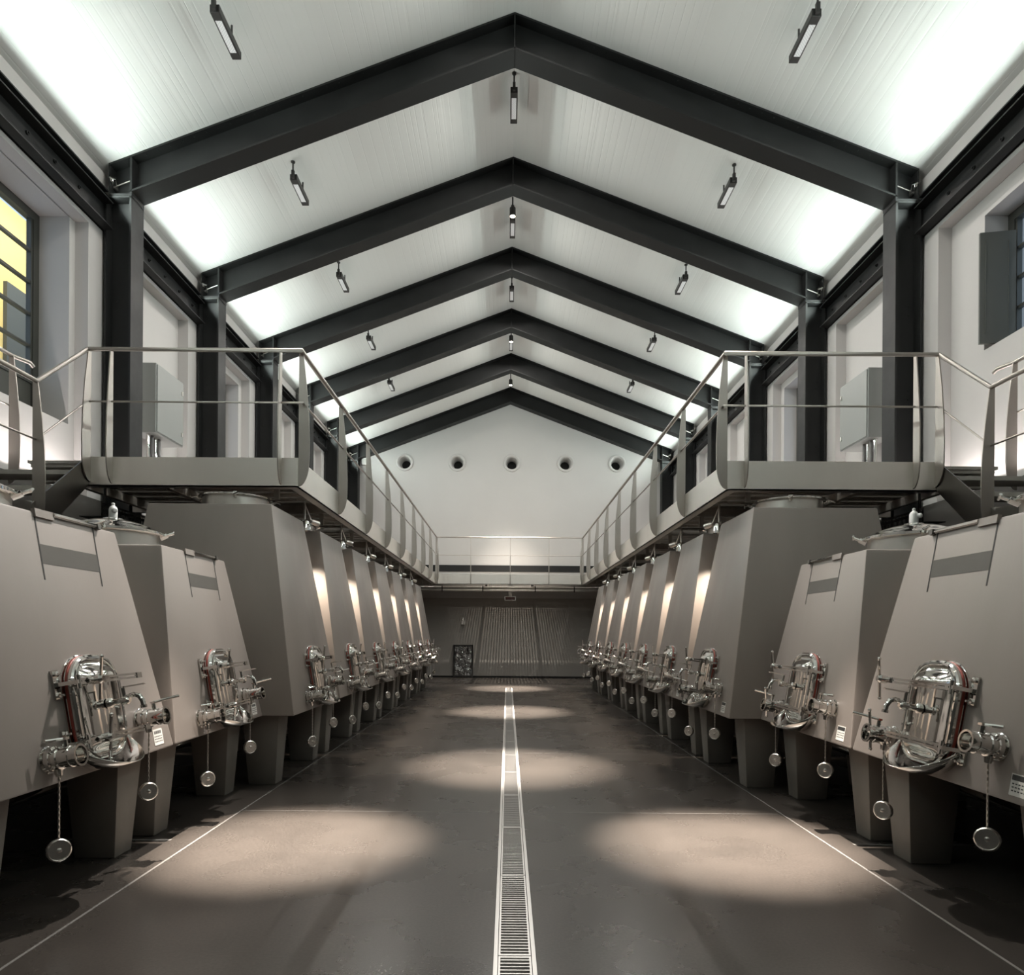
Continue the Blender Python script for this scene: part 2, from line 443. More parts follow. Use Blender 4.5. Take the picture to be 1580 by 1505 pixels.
# ------------------------------------------------------------------ steel portal frames
FR_WORD = ['nearest', 'second', 'third', 'fourth', 'fifth', 'farthest']
def portal(k):
    y = Y0 + k * DY; yc = y + 0.15
    t = thing('portal_frame', (0, yc, 0),
              ['black steel portal frame nearest the camera, its columns the widest apart', 'second black steel portal frame from the near end', 'third black steel portal frame from the near end',
               'fourth black steel portal frame from the near end', 'fifth black steel portal frame, one before the end wall', 'farthest black steel portal frame, set against the round-holed gable wall'][k], 'steel frame', 'black steel portal frames')
    vd, tf, b, tw = 0.475, 0.024, 0.15, 0.007
    for s in SIDES:
        m = MB()
        xe = 5.20
        def slab(zo0, zo1, yy0, yy1, x0=0.0, x1=xe):
            r = roof
            m.hexa([(s * x0, yy0, r(x0) - zo1), (s * x1, yy0, r(x1) - zo1), (s * x1, yy1, r(x1) - zo1), (s * x0, yy1, r(x0) - zo1)],
                   [(s * x0, yy0, r(x0) - zo0), (s * x1, yy0, r(x1) - zo0), (s * x1, yy1, r(x1) - zo0), (s * x0, yy1, r(x0) - zo0)])
        slab(0.004, 0.004 + tf, yc - b, yc + b)
        slab(vd - tf, vd, yc - b, yc + b, 0, 4.92)
        slab(0.02, vd - 0.01, yc - tw, yc + tw, 0, 4.925)
        # knee: web to the outer end with a small level bottom plate
        zk = 7.02
        m.hexa([(s * 4.92, yc - tw, zk), (s * xe, yc - tw, zk), (s * xe, yc - tw, roof(xe) - 0.02), (s * 4.92, yc - tw, roof(4.92) - 0.02)],
               [(s * 4.92, yc + tw, zk), (s * xe, yc + tw, zk), (s * xe, yc + tw, roof(xe) - 0.02), (s * 4.92, yc + tw, roof(4.92) - 0.02)])
        m.box(s * 4.90, s * xe, yc - b, yc + b, zk - 0.012, zk + 0.012)
        for j in range(30):                                            # bolts along the underside of the top flange
            x = 0.25 + j * 0.155
            m.lathe((s * x, yc - 0.10, roof(x) - 0.024), (0, 0, -1), [(0.009, 0), (0.009, 0.012)], 6)
        m.build('rafter', M_BLACK, t, True, smooth=False)
        # stiffener plates at the knee and the end plate
        for x0, x1 in ((4.90, 4.925), (xe - 0.02, xe)):
            m = MB(); m.box(s * x0, s * x1, yc - b, yc + b, zk + 0.012, roof(x1) - 0.03)
            m.build('stiffener', M_BLACK, t, True, smooth=False)
        # column
        m = MB()
        ct = 6.995
        m.box(s * 4.905, s * 4.93, yc - b, yc + b, 0, ct)
        m.box(s * 5.225, s * 5.25, yc - b, yc + b, 0, ct)
        m.box(s * 4.93, s * 5.225, yc - tw, yc + tw, 0, ct)
        m.box(s * 4.905, s * 5.25, yc - b, yc + b, ct - 0.012, ct + 0.01)
        for z in (3.5, 3.62, 4.5, 4.62, 5.6, 5.72, 6.75):
            m.lathe((s * 5.16, yc - tw, z), (0, -1, 0), [(0.013, 0), (0.013, 0.012)], 6)
        m.build('column', M_BLACK, t, True, smooth=False)
    # ridge plate
    m = MB(); m.box(-0.008, 0.008, yc - b, yc + b, RZ - vd - 0.004, RZ - 0.035); m.build('ridge_plate', M_BLACK, t, True, smooth=False)
    return t
for k in range(NF): portal(k)

# eaves beams (one continuous rolled section down each side, in front of the wall head)
for s in SIDES:
    t = thing('eaves_beam', (s * 5.3, 10, 6.56), 'continuous black steel eaves beam down the %s wall, over the windows' % SIDE[s], 'beam', 'black eaves beams')
    m = MB()
    z0, z1 = 6.56, 7.06
    m.box(s * 5.262, s * 5.274, YB, YW - 0.02, z0, z1)                 # web
    for z in (z0, z1 - 0.022): m.box(s * 5.215 if False else s * 5.2555, s * 5.285, YB, YW - 0.02, z, z + 0.022)
    m.build('web', M_BLACK, t, True, smooth=False)
    for k in range(-4, NF):                                             # inner flanges, per bay between the columns
        m = MB()
        ya = Y0 + (k - 1) * DY + 0.31 if k > 0 else (YB if k == -4 else Y0 + (k - 1) * DY)
        if k == -4: continue
        if k > 0 or k <= 0:
            yb = Y0 + k * DY - 0.01
            for z in (z0, z1 - 0.02, z1 - 0.17):
                m.box(s * (5.19 if z > 7.0 else 5.13), s * 5.262, ya, yb, z, z + 0.018)
        for j in range(5):
            y = ya + 0.35 + j * 0.45
            if y < yb: m.lathe((s * 5.262, y, 6.78), (-s, 0, 0), [(0.022, 0), (0.022, 0.02), (0.012, 0.022), (0.012, 0.035)], 8)
        m.build('flange', M_BLACK, t, True, smooth=False)

# eaves LED strips (light only; the strips lie hidden on top of the beams) and small knee spotlights
for s in SIDES:
    for k in range(-3, NF):
        yc = Y0 + (k - 0.5) * DY + 0.15
        light('eaves_strip', 'AREA', (s * 5.15, yc, 6.925), (-s * 1.0, 0, 0.14), E_EAVES, C_COOL, 2.3, 0.05)
    for k in range(NF):
        y = Y0 + k * DY
        t = thing('knee_spotlight', (s * 5.16, y + 0.04, 7.20), 'small chrome spotlight at the %s knee of the %s portal frame' % (SIDE[s], FR_WORD[k]), 'spotlight', 'chrome spotlights at the frame knees')
        m = MB(); m.lathe((0, 0, 0), (-s * 0.3, -0.7, 0.5), [(0.02, -0.04), (0.036, -0.03), (0.038, 0.05), (0.042, 0.055), (0.03, 0.056)], 14)
        m.build('lamp_head', M_CHROME, t)
        m = MB(); m.box(-0.015, 0.015, 0.02, 0.09, -0.06, 0.0); m.tube([(-s * 0.01, 0.06, -0.01), (-s * 0.23, 0.06, 0.075)], 0.008, 6)
        m.build('mounting_arm', M_NECK, t)

# ------------------------------------------------------------------ linear flood lamps
def linear_lamp(x, y, z, label, group, energy, lit=True):
    t = thing('linear_lamp', (x, y, z), label, 'lamp', group)
    m = MB(); m.box(-0.052, 0.052, -0.30, 0.30, 0.0, 0.085, 0.006); m.build('housing', M_LAMPBODY, t, smooth=False)
    m = MB(); m.box(-0.034, 0.034, -0.20, 0.20, -0.004, -0.0005); m.build('lens', M_LEDLENS, t, smooth=False)
    m = MB()
    zc = roof(x) - z
    m.box(-0.02, 0.02, -0.34, -0.30, 0.01, 0.12); m.cyl((0, -0.32, 0.10), (0, -0.32, zc), 0.012, n=8)
    m.lathe((0, -0.32, zc - 0.025), (0, 0, 1), [(0.03, 0), (0.03, 0.014)], 12)
    m.build('bracket', M_LAMPBODY, t)
    m = MB(); m.cyl((0, 0.15, 0.08), (0, 0.15, zc), 0.012, n=8); m.build('stem', M_LAMPBODY, t)
    light('lamp_light', 'AREA', (x, y, z - 0.012), (0, 0, -1), energy, C_NEUT, 0.018, 0.38, parent=t)
    return t
BAYW = ['nearest the camera', 'second from the camera', 'third from the camera', 'fourth from the camera', 'fifth from the camera']
for s in SIDES:
    for k in range(0, 5):
        yc = Y0 + (k - 0.5) * DY + 0.05
        linear_lamp(s * 3.17, yc, roof(3.17) - 0.26, 'black linear lamp on the %s roof slope, %s' % (SIDE[s], BAYW[k]), 'linear lamps on the %s roof slope' % SIDE[s], E_SLOPE)
RIDGE_Y = {0: 10.05, 1: 13.05, 2: 15.6, 3: 18.35}
RIDGE_EXTRA = ((7.4, 1.8),)
RW = ['black linear lamp under the ridge, nearest of the four', 'black linear lamp under the ridge, just past the lit spotlight of the second bay', 'black linear lamp alone under the ridge in the third bay', 'black linear lamp under the ridge, farthest of the four']
for k, y in RIDGE_Y.items():
    linear_lamp(0, y, 9.13, RW[k], 'linear lamps under the ridge', E_RIDGE)
for y, q in RIDGE_EXTRA:
    linear_lamp(0, y, 9.13, 'black linear lamp under the ridge above the near end of the hall', 'linear lamps over the near end', E_RIDGE * q)
def ridge_spot(x, y, z, aim, label, energy, angle, color=(1.0, 0.90, 0.79), soft=0.04):
    t = thing('ridge_spotlight', (x, y, z), label, 'spotlight', 'warm ceiling spotlights')
    d = (Vector(aim) - Vector((x, y, z))).normalized()
    m = MB(); m.lathe(-d * 0.10, d, [(0.03, 0), (0.055, 0.02), (0.058, 0.18), (0.050, 0.182), (0.048, 0.17)], 18); m.build('lamp_head', M_LAMPBODY, t)
    m = MB(); m.lathe(d * 0.072, d, [(0.046, 0), (0.046, 0.002)], 18); m.build('lens', M_SPOTLENS, t)
    m = MB(); m.cyl((0, 0.0, 0.06), (0, 0.0, roof(x) - z + 0.003), 0.014, n=8); m.build('stem', M_LAMPBODY, t)
    light('spot_beam', 'SPOT', Vector((x, y, z)) + d * 0.095, d, energy, color, soft, angle=angle, blend=1.0, parent=t)
ridge_spot(0, 12.50, 9.12, (0, 11.75, 0), 'lit warm spotlight under the ridge in the second bay', E_SPOT, 16.5)
ridge_spot(0, 17.85, 9.12, (0, 17.05, 0), 'lit warm spotlight under the ridge in the fourth bay, far down the hall', E_SPOT, 16.5)
ridge_spot(0, 7.30, 9.12, (0, 6.55, 0), 'warm ridge spotlight above the near part of the floor drain', E_SPOT, 16.5)
ridge_spot(0, 20.74, 9.05, (0, 20.74, 0), 'warm ridge spotlight in the last bay, above the footbridge', 5500.0, 46, soft=0.018)
for s, q in ((-1, 3000.0), (1, 2000.0)):
    ridge_spot(s * 0.30, 7.75, 9.0, (s * 2.35, 3.9, 1.1), 'added fill spotlight near the ridge turned to the short tanks on the %s' % SIDE[s], q, 36, C_NEUT, 0.03)  # added lamps out of view, brighten the short tanks and sharpen their shadows
for s in SIDES:
    ridge_spot(s * 1.5, 4.6, 8.55, (s * 1.36, 4.15, 0), 'warm ceiling spotlight over the near floor, %s of the drain' % SIDE[s], E_SPOT * 1.15, 14.5)

# ------------------------------------------------------------------ mezzanine walkways
ZT, ZB_ = 3.158, 2.866
FX, FY, FXO = 2.15, 6.85, 4.24
RAILZ, MIDZ = 4.22, 3.70
YG = 19.85                                                   # front of the cross gallery
def blade(m, origin, out, thick_dir, z_bot, z_deck, z_top, wmax=0.11, wtop=0.045, th=0.006):
    """plate standing proud of a fascia: straight inner edge, bulging outer edge, rounded foot."""
    o = Vector(origin); out = Vector(out); td = Vector(thick_dir)
    prof = [(0.0, z_bot)]
    for k in range(1, 9):
        a = k / 8 * pi / 2
        prof.append((wmax * sin(a) * 0.98, z_deck - 0.02 - (z_deck - 0.02 - z_bot) * cos(a)))
    hh = z_top - z_deck
    prof += [(wmax, z_deck + 0.15 * hh), (wmax * 0.93, z_deck + 0.40 * hh), (wmax * 0.72, z_deck + 0.68 * hh), (wtop, z_top)]
    prof += [(0.0, z_top)]
    a = [o + out * q + td * -th + Vector((0, 0, z)) for q, z in prof]
    b = [o + out * q + td * th + Vector((0, 0, z)) for q, z in prof]
    m.hexa(a, b)
for s in SIDES:
    t = thing('mezzanine_walkway', (s * 3.6, 13.0, ZB_), 'raised steel walkway along the %s wall, over the tall tanks' % SIDE[s], 'walkway', 'steel mezzanine walkways')
    m = MB(); m.box(s * FX, s * (FXO + 0.02), FY, FY + 0.012, ZB_, ZT); m.box(s * FX, s * (FXO + 0.02), FY, FY + 0.10, ZB_, ZB_ + 0.012)
    m.build('front_fascia', M_STEEL, t, True, smooth=False)
    m = MB(); m.box(s * FX, s * (FX + 0.012), FY + 0.012, YG, ZB_, ZT); m.box(s * FX, s * (FX + 0.10), FY + 0.10, YG, ZB_, ZB_ + 0.012)
    m.build('aisle_fascia', M_STEEL, t, True, smooth=False)
    m = MB()
    y = FY + 0.03; j = 0
    while y < YW - 0.35:
        xo = 4.88
        m.box(s * (FX + 0.02), s * xo, y, y + 0.262, 3.095, 3.125)
        for q in (0.02, 0.10, 0.18):
            m.box(s * (FX + 0.03), s * (xo - 0.02), y + q, y + q + 0.045, 3.06, 3.095)
        y += 0.30
    m.build('deck_planks', M_GALV, t, True, smooth=False)
    m = MB()
    for j in range(9):
        yy = FY + 0.25 + j * 1.71
        m.box(s * (FX + 0.02), s * 4.88, yy, yy + 0.08, 2.95, 3.055)
        m.box(s * (FX + 0.28), s * (FX + 0.33), yy + 0.02, yy + 0.06, 2.80, 2.95)
    for x in (3.7, 4.6): m.box(s * x, s * (x + 0.06), FY + 0.1, YW - 0.4, 2.955, 3.05)
    m.build('joist', M_GALV, t, True, smooth=False)
    # railing of the walkway
    r = thing('walkway_railing', (s * 3.0, 13.0, ZT), 'stainless railing along the %s walkway with tapering blade posts' % SIDE[s], 'railing', 'walkway railings')
    RX = FX - 0.035
    m = MB(); m.tube([(s * FXO, FY - 0.035, RAILZ), (s * RX, FY - 0.035, RAILZ), (s * RX, YG - 0.03, RAILZ)], 0.021, 12); m.build('handrail', M_POST, r, True)
    m = MB(); m.tube([(s * FXO, FY - 0.03, MIDZ), (s * (FX - 0.05), FY - 0.03, MIDZ), (s * (FX - 0.05), YG - 0.03, MIDZ)], 0.0095, 8); m.build('mid_rail', M_POST, r, True)
    for j in range(9):
        m = MB(); y = FY + 0.02 + j * 1.62
        blade(m, (s * FX, y, 0), (-s, 0, 0), (0, 1, 0), ZB_ + 0.01, ZT, RAILZ - 0.01)
        m.build('post', M_POST, r, True, smooth=False)
    for x in (FX + 0.17, FXO - 0.23, ):
        m = MB(); blade(m, (s * x, FY, 0), (0, -1, 0), (1, 0, 0), ZB_ + 0.02, ZT, RAILZ - 0.01)
        m.build('post', M_POST, r, True, smooth=False)
    m = MB(); blade(m, (s * (FXO - 0.01), FY, 0), (0, -1, 0), (1, 0, 0), ZB_ + 0.04, ZT, RAILZ - 0.01, wmax=0.14)
    m.build('post', M_POST, r, True, smooth=False)

    # short stair down to the lower landing, with its rails
    st = thing('steel_stair', (s * 4.7, 6.4, 2.3), 'short steel stair from the %s walkway down to the landing by the wall' % SIDE[s], 'stair', 'short steel stairs')
    def stringer(x):
        m = MB()
        a = [(s * x, FY - 0.005, 3.17), (s * x, FY - 0.005, 2.87), (s * x, 6.12, 2.24), (s * x, 6.02, 2.24), (s * x, 6.02, 2.52)]
        b = [(s * (x + 0.012), q[1], q[2]) for q in a]
        m.hexa(a, b); m.build('stringer', M_DARKSTEEL, st, True, smooth=False)
    stringer(FXO); stringer(5.13)
    for zt, ya in ((2.95, 6.57), (2.74, 6.30), (2.55, 6.03)):
        m = MB(); m.box(s * (FXO + 0.012), s * 5.13, ya, ya + 0.27, zt - 0.035, zt)
        for q in range(9): m.box(s * (FXO + 0.012), s * 5.13, ya + q * 0.03, ya + q * 0.03 + 0.012, zt, zt + 0.008)
        m.build('tread', M_GALV, st, True, smooth=False)
    m = MB(); m.box(s * (FXO + 0.012), s * 5.20, 3.0, 6.03, 2.49, 2.53)
    for q in range(50): m.box(s * (FXO + 0.012), s * 5.20, 3.0 + q * 0.06, 3.02 + q * 0.06, 2.53, 2.54)
    m.build('landing', M_GALV, st, True, smooth=False)
    m = MB(); m.box(s * FXO, s * (FXO + 0.012), 3.0, 6.02, 2.30, 2.54); m.build('landing_fascia', M_DARKSTEEL, st, True, smooth=False)
    r2 = thing('stair_railing', (s * FXO, 6.1, 2.54), 'stainless railing on the aisle side of the short %s stair' % SIDE[s], 'railing', 'stair railings')
    Y1, Z1 = 6.08, 3.63
    m = MB(); m.tube([(s * FXO, FY - 0.035, RAILZ), (s * FXO, Y1, Z1), (s * FXO, 3.0, Z1)], 0.021, 12); m.build('handrail', M_POST, r2, True)
    m = MB(); m.tube([(s * FXO, FY - 0.035, MIDZ), (s * FXO, Y1, Z1 - 0.52), (s * FXO, 3.0, Z1 - 0.52)], 0.0095, 8); m.build('mid_rail', M_POST, r2, True)
    for yy in (Y1, 4.6):
        m = MB(); blade(m, (s * (FXO + 0.03), yy, 0), (-s, 0, 0), (0, 1, 0), 2.24, 2.60, Z1 - 0.01, wmax=0.115)
        m.build('post', M_POST, r2, True, smooth=False)
    r3 = thing('wall_side_railing', (s * 5.1, 6.9, ZT), 'stainless railing with a curled end on the wall side of the %s stair' % SIDE[s], 'railing', 'wall side stair railings')
    X3 = 5.12
    m = MB(); m.tube([(s * (X3 - 0.10), 7.16, 4.17), (s * (X3 - 0.09), 7.12, 4.20), (s * X3, 7.0, RAILZ), (s * X3, FY - 0.05, RAILZ), (s * X3, Y1, Z1), (s * X3, 3.0, Z1)], 0.021, 12); m.build('handrail', M_POST, r3, True)
    m = MB(); m.tube([(s * X3, 6.95, MIDZ), (s * X3, FY - 0.05, MIDZ), (s * X3, Y1, Z1 - 0.52), (s * X3, 3.0, Z1 - 0.52)], 0.0095, 8); m.build('mid_rail', M_POST, r3, True)
    for yy, z0, z1 in ((6.98, ZT - 0.25, RAILZ), (Y1, 2.3, Z1)):
        m = MB(); blade(m, (s * (X3 + 0.02), yy, 0), (-s, 0, 0), (0, 1, 0), z0, z0 + 0.3, z1 - 0.01, wmax=0.115); m.build('post', M_POST, r3, True, smooth=False)
    # slotted cable tray under the walkway
    c = thing('cable_tray', (s * 4.2, 12, 2.60), 'dark slotted cable tray slung beneath the %s walkway' % SIDE[s], 'cable tray', 'cable trays')
    m = MB()
    for z in (2.58, 2.655, 2.70): m.box(s * 4.17, s * 4.176, 6.95, 19.0, z, z + (0.03 if z < 2.7 else 0.02))
    for j in range(200):
        m.box(s * 4.17, s * 4.176, 6.95 + j * 0.06, 6.965 + j * 0.06, 2.58, 2.71)
    m.box(s * 4.17, s * 4.40, 6.95, 19.0, 2.575, 2.583)
    for j in range(8): m.box(s * 4.28, s * 4.30, 7.2 + j * 1.71, 7.22 + j * 1.71, 2.583, 2.96)
    m.build('tray', M_LAMPBODY, c, True, smooth=False)

# cross gallery at the far end
g = thing('footbridge', (0, YG, ZB_), 'steel footbridge with grating floor crossing the hall before the end wall', 'footbridge')
m = MB(); m.box(-FX, FX, YG, YG + 0.012, ZB_, ZT); m.box(-FX, FX, YG, YG + 0.10, ZB_ - 0.002, ZB_ + 0.012); m.build('fascia', M_STEEL, g, True, smooth=False)
m = MB()
n = 66
for j in range(n):
    x = -FX + 0.03 + j * (2 * FX - 0.06) / (n - 1)
    m.box(x - 0.013, x + 0.013, YG + 0.02, YW - 0.21, 3.09, 3.125)
for j in range(29):
    y = YG + 0.03 + j * 0.065
    m.box(-FX, FX, y - 0.006, y + 0.006, 3.095, 3.123)
for j in range(25):
    y = YW - 0.50 + j * 0.012
    m.box(-FX, FX, y - 0.003, y + 0.003, 3.11, 3.122)
m.build('grating', M_GALV, g, True, smooth=False)
m = MB()
for x in (-0.72, 0.72): m.box(x - 0.035, x + 0.035, YG + 0.02, YW - 0.02, 2.95, 3.085)
for y in (YG + 0.10, YW - 0.58): m.box(-FX - 0.5, FX + 0.5, y, y + 0.07, 2.90, 3.085)
m.build('beam', M_GALV, g, True, smooth=False)
m = MB(); m.box(-4.85, 4.85, YW - 0.21, YW - 0.02, 3.09, 3.125); m.build('solid_edge_plate', M_GALV, g, True, smooth=False)
m = MB(); m.tube([(-FX + 0.035, YG - 0.03, RAILZ), (FX - 0.035, YG - 0.03, RAILZ)], 0.021, 10); m.build('handrail', M_POST, g, True)
m = MB(); m.tube([(-FX + 0.05, YG - 0.03, MIDZ), (FX - 0.05, YG - 0.03, MIDZ)], 0.0095, 8); m.build('mid_rail', M_POST, g, True)
for x in (-FX + 0.06, -1.12, 0.02, 1.14, FX - 0.06):
    m = MB(); blade(m, (x, YG, 0), (0, -1, 0), (1, 0, 0), ZB_ + 0.01, ZT, RAILZ - 0.01, th=0.008); m.build('post', M_POST, g, True, smooth=False)
# pipes under the footbridge
for z, r_, lab, mt in ((2.80, 0.028, 'upper stainless pipe slung across the hall under the footbridge', M_NECK), (2.715, 0.035, 'lower and thicker stainless pipe slung across the hall under the footbridge', M_NECK)):
    t = thing('cross_pipe', (0, YG + 0.35, z), lab, 'pipe', 'pipes under the footbridge')
    m = MB(); m.tube([(-3.2, 0, 0), (3.2, 0, 0)], r_, 12); m.build('pipe', mt, t)
    m = MB()
    for x in (-2.0, -0.8, 0.75, 1.9):
        m.lathe((x, 0, 0), (1, 0, 0), [(r_ + 0.002, 0), (r_ + 0.014, 0.004), (r_ + 0.014, 0.03), (r_ + 0.002, 0.034)], 12)
        m.box(x + 0.01, x + 0.02, -0.006, 0.006, r_, 3.09 - z)
    m.build('clamp', M_LAMPBODY, t)
# emergency sign hanging at the bridge
t = thing('hanging_sign', (0.03, YG + 0.9, 2.50), 'small dark red sign box hanging below the middle of the footbridge', 'sign')
m = MB(); m.box(-0.17, 0.17, -0.03, 0.03, -0.06, 0.07, 0.006); m.build('frame', M_WHITEPL, t, smooth=False)
m = MB(); m.box(-0.145, 0.145, -0.034, -0.028, -0.038, 0.048); m.build('sign_face', M_EXIT, t, smooth=False)
m = MB(); m.box(-0.05, 0.05, -0.012, 0.012, 0.07, 0.585); m.box(-0.07, 0.07, -0.05, 0.05, 0.575, 0.5905); m.build('hanger', M_GALV, t, smooth=False)
# wall alarm
t = thing('wall_sounder', (-1.50, YW - 0.015, 1.80), 'small white alarm box fixed on the grey end wall', 'alarm')
m = MB(); m.box(-0.055, 0.055, -0.06, 0, -0.07, 0.06, 0.008); m.build('box', M_WHITEPL, t, smooth=False)
m = MB(); m.lathe((0, -0.03, 0.06), (0, 0, 1), [(0.03, 0), (0.03, 0.03), (0.015, 0.05), (0.012, 0.10)], 14); m.build('beacon', M_WHITEPL, t)
# wrapped panel at the end wall
t = thing('wrapped_panel', (-1.48, YW - 0.12, 0), 'black framed panel covered in crumpled reflective film, standing against the end wall', 'panel')
m = MB()
for x in (-0.32, 0.27): m.box(x, x + 0.05, -0.03, 0.03, 0, 1.06)
m.box(-0.32, 0.32, -0.03, 0.03, 1.02, 1.07); m.box(-0.27, 0.27, -0.03, 0.03, 0.03, 0.08)
m.build('frame', M_LAMPBODY, t, smooth=False)
m = MB()
rows = []
for i in range(15):
    rows.append([(-0.27 + 0.54 * j / 10, -0.02 + 0.02 * random.uniform(-1, 1), 0.08 + 0.95 * i / 14) for j in range(11)])
m.loft(rows, False, False, close=False); m.build('film', M_FILM, t)
m = MB()
for q in range(5): m.sphere((-0.1 + q * 0.05, -0.03, 0.99 - 0.02 * (q % 2)), 0.028)
m.build('crumpled_top', M_CHROME, t)
# white wall box on the end wall, upper left
t = thing('wall_speaker', (-4.72, YW - 0.02, 7.02), 'small white square box on the end wall under the left end of the last beam', 'speaker')
m = MB(); m.box(-0.11, 0.11, -0.10, 0, -0.11, 0.11, 0.01); m.build('case', M_WHITEPL, t, smooth=False)
m = MB(); m.box(-0.09, 0.09, -0.106, -0.098, -0.09, 0.09); m.build('grille', M_PLATE, t, smooth=False)

# ------------------------------------------------------------------ tanks
FS = 0.178                         # lean of the front face
PHI = atan(FS)
ZBOT = 0.65
def rrect(w, h, r, n=8, inset=0.0):
    w, h, r = w / 2 - inset, h / 2 - inset, max(0.004, r - inset)
    pts = []
    for cx, cy, a0 in ((w - r, h - r, 0), (-w + r, h - r, pi / 2), (-w + r, -h + r, pi), (w - r, -h + r, 3 * pi / 2)):
        for k in range(n + 1):
            a = a0 + k / n * pi / 2
            pts.append((cx + r * cos(a), cy + r * sin(a)))
    return pts
def face_M(s, a, z):
    """matrix taking (u along the hall, v up the face, n out of the face) to tank-local space."""
    o = Vector((s * FS * (z - ZBOT), a, z))
    u = Vector((0, 1, 0)); v = Vector((s * sin(PHI), 0, cos(PHI))); n = Vector((-s * cos(PHI), 0, sin(PHI)))
    return Matrix(((u.x, v.x, n.x, o.x), (u.y, v.y, n.y, o.y), (u.z, v.z, n.z, o.z), (0, 0, 0, 1)))

